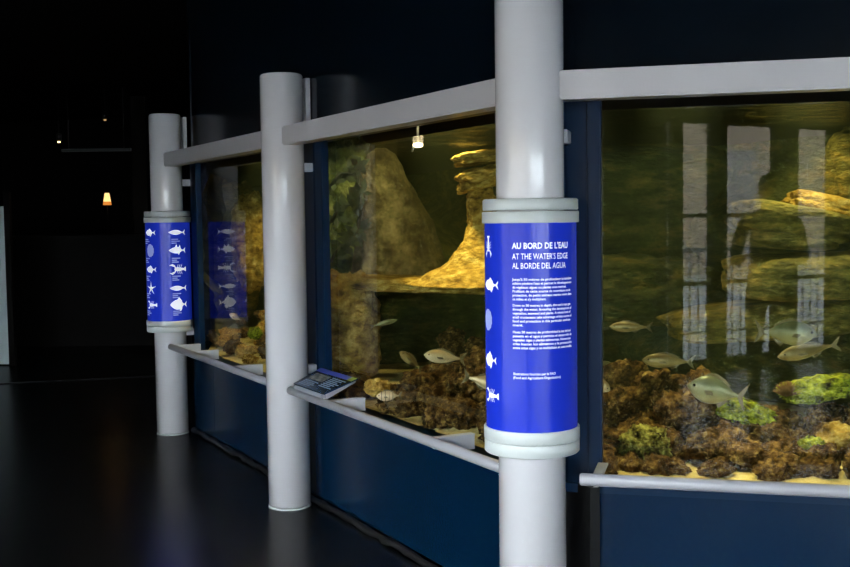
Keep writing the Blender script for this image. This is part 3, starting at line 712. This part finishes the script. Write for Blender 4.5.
def drum(c, ztop, zp1, zp0, zbot, label):
    t = thing('display_drum', label, 'display drum', (c.x, c.y, zbot), 'illuminated blue drums on the columns')
    g = .0035
    hm = ztop - (ztop-zp1)*.52
    bm = new(); lathe(bm, [(RC,hm+g),(RD-.003,hm+g),(RD-.001,hm+g+.003),(RD-.001,ztop-.004),(RD-.006,ztop),(RC,ztop)], (c.x,c.y,0), 96, cap=False); obj('top_collar', bm, M['collar'], t)
    bm = new(); lathe(bm, [(RC,zp1),(RD,zp1),(RD+.0015,zp1+.003),(RD+.0015,hm-.003),(RD-.001,hm),(RC,hm)], (c.x,c.y,0), 96, cap=False); obj('top_collar', bm, M['collar'], t)
    hb = zbot + (zp0-zbot)*.50
    bm = new(); lathe(bm, [(RC,hb+.001),(RD-.001,hb+.001),(RD+.001,hb+.003),(RD+.001,zp0-.003),(RD-.001,zp0),(RC,zp0)], (c.x,c.y,0), 96, cap=False); obj('bottom_collar', bm, M['collar'], t)
    bm = new(); lathe(bm, [(RC,zbot),(RD-.004,zbot),(RD,zbot+.004),(RD,hb-.003),(RD-.002,hb),(RC,hb)], (c.x,c.y,0), 96, cap=False); obj('bottom_collar', bm, M['collar'], t)
    bm = new(); lathe(bm, [(RD-.006,zp0),(RD-.006,zp1)], (c.x,c.y,0), 128, cap=False); pn = obj('blue_panel', bm, M['blue'], t)
    return t, pn
cA = COL['A']
tA, pA = drum(cA, zpx(532,198,cA,RD), zpx(532,223,cA,RD), zpx(532,433.5,cA,RD), zpx(532,460,cA,RD), 'large blue lit drum with white lettering on the nearest column')
RP = RD - .006
viewA = math.atan2(-cA.y, -cA.x)
def angA(px):
    """angle round the near drum for a photo column"""
    lo, hi = viewA-1.5, viewA+1.5
    for _ in range(50):
        m_ = (lo+hi)/2; p = Vector((cA.x+math.cos(m_)*RP, cA.y+math.sin(m_)*RP, 1.2)); q = CAMROT.transposed() @ (p - Vector((0,0,EYE)))
        x = 425 + F*q.x/(-q.z)
        if x < px: lo = m_
        else: hi = m_
    return lo
aT = angA(512.5)
def lineA(body, py, size, bold, px1, name='lettering', m=None):
    w = (angA(px1)-aT)*RP
    cylmap(cA, RP, aT, text_me(body, size, bold, w), zpx(535, py, cA, RP), pA, name, m or M['ink'])
lineA("AU BORD DE L'EAU", 248.6, .027, .0007, 567.5)
lineA("AT THE WATER'S EDGE", 259.2, .0265, .0001, 567.5)
lineA("AL BORDE DEL AGUA", 268.6, .0265, .0001, 565.5)
PAR = [(280.6, ["Jusqu'à 50 mètres de profondeur la lumière", "solaire pénètre l'eau et permet le développement", "de végétaux: algues ou plantes sous-marines.", "Profitant de cette source de nourriture et de", "protection, de petits animaux marins vivent dans", "ce milieu et s'y multiplient."], [571,571,566,570,571,546]),
       (306.6, ["Down to 50 metres in depth, the sun's rays get", "through the water, favouring the development of", "vegetation, seaweed and plants. A whole host of", "small crustaceans take advantage of this source of", "food and protection in this particular environ-", "ment."], [570,571,570,571,570,523]),
       (333.4, ["Hasta 50 metros de profundidad la luz del sol", "penetra en el agua y permite el desarrollo de", "vegetales: algas y plantas submarinas. Numerosas", "crías buscan los alimentos y la protección", "entre estas algas y se multiplican en este medio."], [570,571,570,571,571])]
for y0, ls, xs in PAR:
    for i, (l, x) in enumerate(zip(ls, xs)): lineA(l, y0 + 3.95*i, .0112, .0002, x)
lineA("Illustrations fournies par la FAO", 375.3, .0112, .0002, 555)
lineA("(Food and Agriculture Organization)", 379.2, .0112, .0002, 560)
for px, py, k, L, f in ((489,247,'lobster',.07,1),(490.5,286,'fish',.085,-1),(488,322,'shell',.08,1),(489.5,363,'deep',.075,-1),(490.5,399,'lobster',.08,-1)):
    me = icon(k, L)
    if py in (247,): 
        for v in me.vertices: v.co.x, v.co.y = v.co.y, v.co.x
    elif f < 0 and k in ('fish','deep'): pass
    cylmap(cA, RP, angA(px), me, zpx(532, py, cA, RP), pA, 'picture', M['ink_dim'] if k == 'shell' else M['ink'])
cC = COL['C']
tC, pC = drum(cC, zpx(169,211,cC,RD), zpx(169,222.5,cC,RD), zpx(169,321.5,cC,RD), zpx(169,333,cC,RD), 'blue lit drum covered with white fish pictures on the farthest column')
viewC = math.atan2(-cC.y, -cC.x)
def angC(px): return viewC + math.asin(max(-.97, min(.97, (px-169.3)/(22.6))))
for px, kinds, L in ((179,('flat','spiny','lobster','flat','deep'),.125),(151.5,('fish','shell','fish','star','lobster'),.10)):
    for py, k in zip((232.5,250.5,269.5,288.5,305), kinds):
        cylmap(cC, RP, angC(px), icon(k, L), zpx(169, py, cC, RP), pC, 'picture', M['ink_dim'] if k == 'shell' else M['ink'])
    for py, tx in zip((241.5,260.5,278.5,296,313.5), ("bar","sar","crabe","dorade","loup")):
        a = angC(px-6)
        for q in range(3):
            bm = strip2d([(-.002,-.0035,.0035),(.028,-.0035,.0035),(.034+.012*((q*7+int(py))%3),-.0035,.0035)]); me = bpy.data.meshes.new('caption'); bm.to_mesh(me); bm.free()
            cylmap(cC, RP, a, me, zpx(169, py, cC, RP) + .014 - .013*q, pC, 'caption', M['ink_dim'])

# ---------------------------------------------------------------- information board on the handrail
uB0, zB0 = hit(293.5, 383, 'L', .045); uB1, zB1 = hit(324, 394, 'L', .045)
uT0, zT0 = hit(321.5, 368, 'L', -.16); uT1, zT1 = hit(358, 378, 'L', -.16)
zb = (zB0+zB1)/2; zt = (zT0+zT1)/2
def bp(fx, fy, up=0):
    a = WL(uB0+(uB1-uB0)*fx, .045, zb); b = WL(uT0+(uT1-uT0)*fx, -.16, zt); q = a.lerp(b, fy)
    nrm = (WL(uB1,.045,zb)-WL(uB0,.045,zb)).cross(WL(uT0,-.16,zt)-WL(uB0,.045,zb)).normalized()
    if nrm.z < 0: nrm = -nrm
    return q + nrm*up
def bquad(x0, x1, y0, y1, lo, hi):
    bm = new(); vs = [bm.verts.new(bp(x,y,h)) for h in (lo,hi) for x,y in ((x0,y0),(x1,y0),(x1,y1),(x0,y1))]
    for f in ((0,1,2,3),(7,6,5,4),(0,4,5,1),(1,5,6,2),(2,6,7,3),(3,7,4,0)): bm.faces.new([vs[i] for i in f])
    return bm
M['board'] = mat('dark_slate_blue_print', (.02,.055,.13), .25, coat=.3)
M['band'] = mat('violet_blue_band', (.07,.09,.50), .3)
M['yg'] = mat('yellow_green_tab', (.30,.36,.04), .4)
M['photo'] = rockmat('printed_photo', [(.35,(.04,.05,.06)),(.55,(.22,.22,.19)),(.75,(.5,.5,.42))], 30, 0)
M['txt'] = mat('pale_grey_print', (.25,.32,.40), .5)
t = thing('information_board', 'tilted dark blue information board on the handrail beside the middle column', 'information board', WL((uB0+uB1)/2, .0, zb-.02))
brd = obj('board', bquad(0,1,0,1,-.006,0), M['board'], t)
obj('header_band', bquad(.0,.88,.80,.98,.0,.0012), M['band'], brd); obj('corner_tab', bquad(.88,1,.80,.98,.0,.0012), M['yg'], brd)
obj('printed_photo', bquad(.1,.52,.40,.72,.0,.001), M['photo'], brd)
for i in range(7): obj('text_line', bquad(.58,.94-(i%3)*.05,.68-.075*i,.71-.075*i,.0,.001), M['txt'], brd)
for i in range(4): obj('text_line', bquad(.1,.5-(i%2)*.06,.30-.07*i,.33-.07*i,.0,.001), M['txt'], brd)
for fx in (.06, .94):
    bm = new(); vs = []
    for dx in (-.015,.015):
        b0 = bp(fx+dx,.03,-.007); b1 = bp(fx+dx,.97,-.007); vs += [bm.verts.new(b0), bm.verts.new(b1), bm.verts.new(Vector((b1.x,b1.y,b1.z-.014))), bm.verts.new(Vector((b0.x,b0.y,ZR+.012)))]
    for f in ((0,1,2,3),(7,6,5,4),(0,4,5,1),(1,5,6,2),(2,6,7,3),(3,7,4,0)): bm.faces.new([vs[i] for i in f])
    obj('support_bracket', bm, M['white'], t)
bm = new(); bbox(bm, 'L', min(uB0,uB1)+.02, max(uB0,uB1)-.02, .028, .05, zb-.024, zb-.006); obj('front_lip', bm, M['rail'], t)

# ---------------------------------------------------------------- the dark room at the left
bm = new(); p = P(-30,381.5,10.0); q = P(160,371.8,10.45); p.z = q.z = FL+.004; d = q-p
obox(bm, (p+q)/2, d/2, Vector((-d.y,d.x,0)).normalized()*.018, (0,0,.004)); struct('trim_5', bm, mat('dull_metal_strip', (.008,.008,.008), .6, spec=.1), 'thin metal strip across the dark floor at the left', 'trim')
# pale panel at the left edge
t = thing('display_board', 'pale free-standing panel at the left edge of the picture', 'panel', P(-18,360,11.4))
a = P(-45,205,11.4); b = P(4.5,205,11.4)
bm = new(); obox(bm, Vector(((a.x+b.x)/2, 11.4, .79)), (abs(b.x-a.x)/2,0,0), (0,.02,0), (0,0,.82)); obj('sheet', bm, mat('pale_blue_white_sheet', (.62,.72,.72), .5), t)
bm = new(); obox(bm, Vector((b.x+.03, 11.4, .855)), (.03,0,0), (0,.03,0), (0,0,.9)); obj('frame_post', bm, M['brown'], t)
# bar counter with lamp
c = P(107, 235, 13.2)
t = thing('bar_counter', 'dark wooden counter under the small lamp in the unlit room', 'counter', (c.x-.6, 13.3, 0))
bm = new(); box(bm, c.x-2.2, c.x+1.0, 13.1, 13.6, FL, c.z-.04); obj('front', bm, M['brown'], t)
bm = new(); box(bm, c.x-2.25, c.x+1.05, 13.0, 13.65, c.z-.04, c.z, .006); obj('worktop', bm, M['brown'], t)
lc = Vector((c.x, 13.25, c.z))
zs0 = P(107,205,13.25).z; zs1 = P(107,193,13.25).z
t = thing('table_lamp', 'small glowing orange lamp with a tapered shade in the dark room', 'lamp', lc)
bm = new(); lathe(bm, [(.07,0),(.07,.012),(.012,.02),(.008,.04)], lc, 24); obj('base', bm, M['brown'], t)
bm = new(); tube(bm, [lc+Vector((0,0,.02)), Vector((lc.x,lc.y,zs0+.02))], .008, 8); obj('stem', bm, M['brown'], t)
bm = new(); lathe(bm, [(.044,zs0+.04),(.026,zs1)], (lc.x,lc.y,0), 24, cap=False); obj('shade', bm, emat('warm_shade', (1,.62,.22), 1.6), t)
bm = new(); lathe(bm, [(.050,zs0),(.044,zs0+.04)], (lc.x,lc.y,0), 24, cap=False); obj('shade_rim', bm, emat('orange_shade', (1,.32,.05), .8), t)
# ceiling bar and spots
a = P(62,150,13.0); b = P(131,150,13.0); z = (a.z+b.z)/2
t = thing('ceiling_track', 'thin grey metal track hanging in the dark room at the left', 'lighting track', Vector(((a.x+b.x)/2,13,z)))
bm = new(); obox(bm, Vector(((a.x+b.x)/2,13,z)), ((b.x-a.x)/2,0,0), (0,.03,0), (0,0,.016)); obj('track', bm, mat('grey_track', (.05,.06,.055), .4), t)
for x in (a.x+.08, b.x-.08):
    bm = new(); tube(bm, [(x,13,z+.01),(x,13,ZC)], .006, 6); obj('hanger', bm, M['black'], t)
for px, py, s_, lab in ((59,142,5,'tiny bright spotlight above the left end of the grey track'),(105,120,.5,'tiny dim orange spotlight near the dark ceiling')):
    q = P(px,py,13); t = thing('spotlight', lab, 'spotlight', q)
    bm = new(); lathe(bm, [(.012,-.008),(.019,0),(.012,.008)], q, 16); obj('bulb', bm, emat('spot_bulb', (1,.6,.25), s_), t)
    bm = new(); lathe(bm, [(.03,.012),(.03,.09),(.012,.10)], q, 16); obj('housing', bm, M['black'], t)
    bm = new(); tube(bm, [q+Vector((0,0,.09)), Vector((q.x,q.y,ZC))], .006, 6); obj('rod', bm, M['black'], t)
a = P(144,335,13.9); bm = new(); box(bm, a.x-.09, a.x+.09, 13.9, 14.1, FL, ZC)
tag(obj('pillar', bm, M['brown']), 'dark brown pillar just left of the farthest blue drum', 'pillar')

# ---------------------------------------------------------------- photographer, seen mirrored in the right-hand glass
ph = Vector((.185, -1.05, FL))
t = thing('person', 'person in dark clothes standing, mirrored as a silhouette in the right-hand glass', 'person', ph)
def skin(name, verts, edges, radii, m, parent, sub=2):
    me = bpy.data.meshes.new(name); me.from_pydata(verts, edges, []); o = bpy.data.objects.new(name, me); C.objects.link(o); o.parent = parent
    sk = o.modifiers.new('skin', 'SKIN'); sk.use_smooth_shade = True
    for i, r in enumerate(radii): me.skin_vertices[0].data[i].radius = (r, r) if not isinstance(r, tuple) else r
    me.skin_vertices[0].data[0].use_root = True
    sb = o.modifiers.new('sub', 'SUBSURF'); sb.levels = sub; sb.render_levels = sub
    me.materials.append(m); return o
V = [(0,0,.95),(0,0,1.12),(0,.01,1.30),(0,.0,1.43),(0,.01,1.52),(0,.03,1.60),(0,.03,1.70)]
E = [(0,1),(1,2),(2,3),(3,4),(4,5),(5,6)]
Rr = [(.16,.11),(.14,.10),(.17,.11),(.13,.09),(.055,.055),(.075,.09),(.06,.075)]
def chain(start, pts, rs):
    k = start
    for p, r in zip(pts, rs): V.append(p); Rr.append(r); E.append((k, len(V)-1)); k = len(V)-1
    return k
for s in (1,-1):
    chain(0, [(s*.10,0,.88),(s*.11,.01,.50),(s*.115,-.02,.09),(s*.125,.12,.035)], [.095,.065,.045,.035])
    hand = chain(3, [(s*.19,0,1.41),(s*.25,.05,1.14),(s*.17,.27,1.13),(s*.15,.33,1.15)], [.06,.045,.034,.03])
    for f, (dx, dz, l) in enumerate(((-.03,.01,.06),(-.015,.02,.075),(0,.02,.08),(.015,.015,.07))):
        chain(hand, [(s*.15+dx,.36,1.15+dz),(s*.15+dx,.36+l*.5,1.15+dz-.01),(s*.15+dx,.36+l*.8,1.13+dz-.02)], [.010,.009,.007])
    chain(hand, [(s*.13-s*.03,.345,1.17),(s*.13-s*.05,.37,1.18)], [.011,.009])
M['skin'] = mat('skin', (.30,.19,.13), .5); M['cloth'] = mat('dark_cloth', (.012,.012,.014), .8)
skin('body', V, E, Rr, M['cloth'], t)
bm = new(); bmesh.ops.create_uvsphere(bm, u_segments=24, v_segments=16, radius=1)
for v in bm.verts:
    p = v.co; v.co = Vector((p.x*.078, p.y*.098 + (.012 if p.y > .8 else 0), p.z*.115)) + Vector((0,.035,1.645))
obj('head', bm, M['skin'], t, world=False)
bm = new(); bmesh.ops.create_uvsphere(bm, u_segments=24, v_segments=16, radius=1)
for v in bm.verts:
    p = v.co; v.co = Vector((p.x*.086, p.y*.100, max(p.z,-.35 if p.y < .1 else .25)*.118)) + Vector((0,.018,1.66))
obj('hair', bm, M['bar'], t, world=False)

# ---------------------------------------------------------------- light
def spot(name, loc, tgt, e, col, size, blend=.5, rad=.05):
    l = bpy.data.lights.new(name, 'SPOT'); l.energy = e; l.color = col; l.spot_size = R(size); l.spot_blend = blend; l.shadow_soft_size = rad
    o = bpy.data.objects.new(name, l); C.objects.link(o); o.location = loc; o.rotation_euler = (Vector(tgt)-Vector(loc)).to_track_quat('-Z','Y').to_euler(); return o
cone = P(470,260,5.7)
spot('tank_spot', (cone.x-.25, cone.y-.2, 2.2), cone, 210, (1,.80,.38), 46)
for u in (.45, .95, 1.5):
    spot('tank_spot', WR(u, -.28, 2.2), WR(u, -.275, .5), 120, (1,.86,.42), 34)
li = P(806,386,4.25); spot('tank_spot', (li.x+.1, li.y+.35, 2.25), li, 110, (1,.88,.42), 40)
li = P(715,400,4.15); spot('tank_spot', (li.x-.1, li.y+.3, 2.25), li, 80, (1,.86,.42), 44)
spot('tank_spot', WL(.9, -.6, 2.2), WL(.9, -.7, .6), 60, (1,.78,.4), 90)
spot('tank_spot', WL(LB*1.75, -.6, 2.2), WL(LB*1.75, -.9, .9), 110, (1,.82,.42), 90)
st = P(795,215,4.8)
spot('tank_spot', (st.x-.15, st.y-.35, 2.25), st, 85, (1,.82,.36), 40)
db = P(398,220,6.5)
spot('tank_spot', (db.x+.1, db.y-.5, 2.25), db, 14, (1,.88,.5), 60)  # added fill spot, brings out the draped boulder
ml = P(345,230,6.3); spot('tank_spot', (ml.x+.15, ml.y-.45, 2.25), ml, 26, (1,.92,.55), 44)  # added fill spot, lifts the greens at the left end
ml = P(345,330,6.0); spot('tank_spot', (ml.x+.1, ml.y-.45, 2.25), ml, 14, (1,.85,.45), 30)  # added fill spot, brightens the boulder under the ledge
w = bpy.data.worlds.new('World'); bpy.context.scene.world = w; w.use_nodes = True
w.node_tree.nodes['Background'].inputs[0].default_value = (.86,.93,1.0,1); w.node_tree.nodes['Background'].inputs[1].default_value = 24.0

sc = bpy.context.scene
sc.view_settings.view_transform = 'Standard'; sc.view_settings.look = 'None'; sc.view_settings.gamma = 1; sc.view_settings.use_curve_mapping = False
sc.view_settings.exposure = 0.0
cy = sc.cycles
cy.use_denoising = True; cy.max_bounces = 10; cy.diffuse_bounces = 4; cy.glossy_bounces = 6; cy.transparent_max_bounces = 24; cy.volume_bounces = 1
cy.caustics_reflective = False; cy.caustics_refractive = False; cy.sample_clamp_indirect = 4
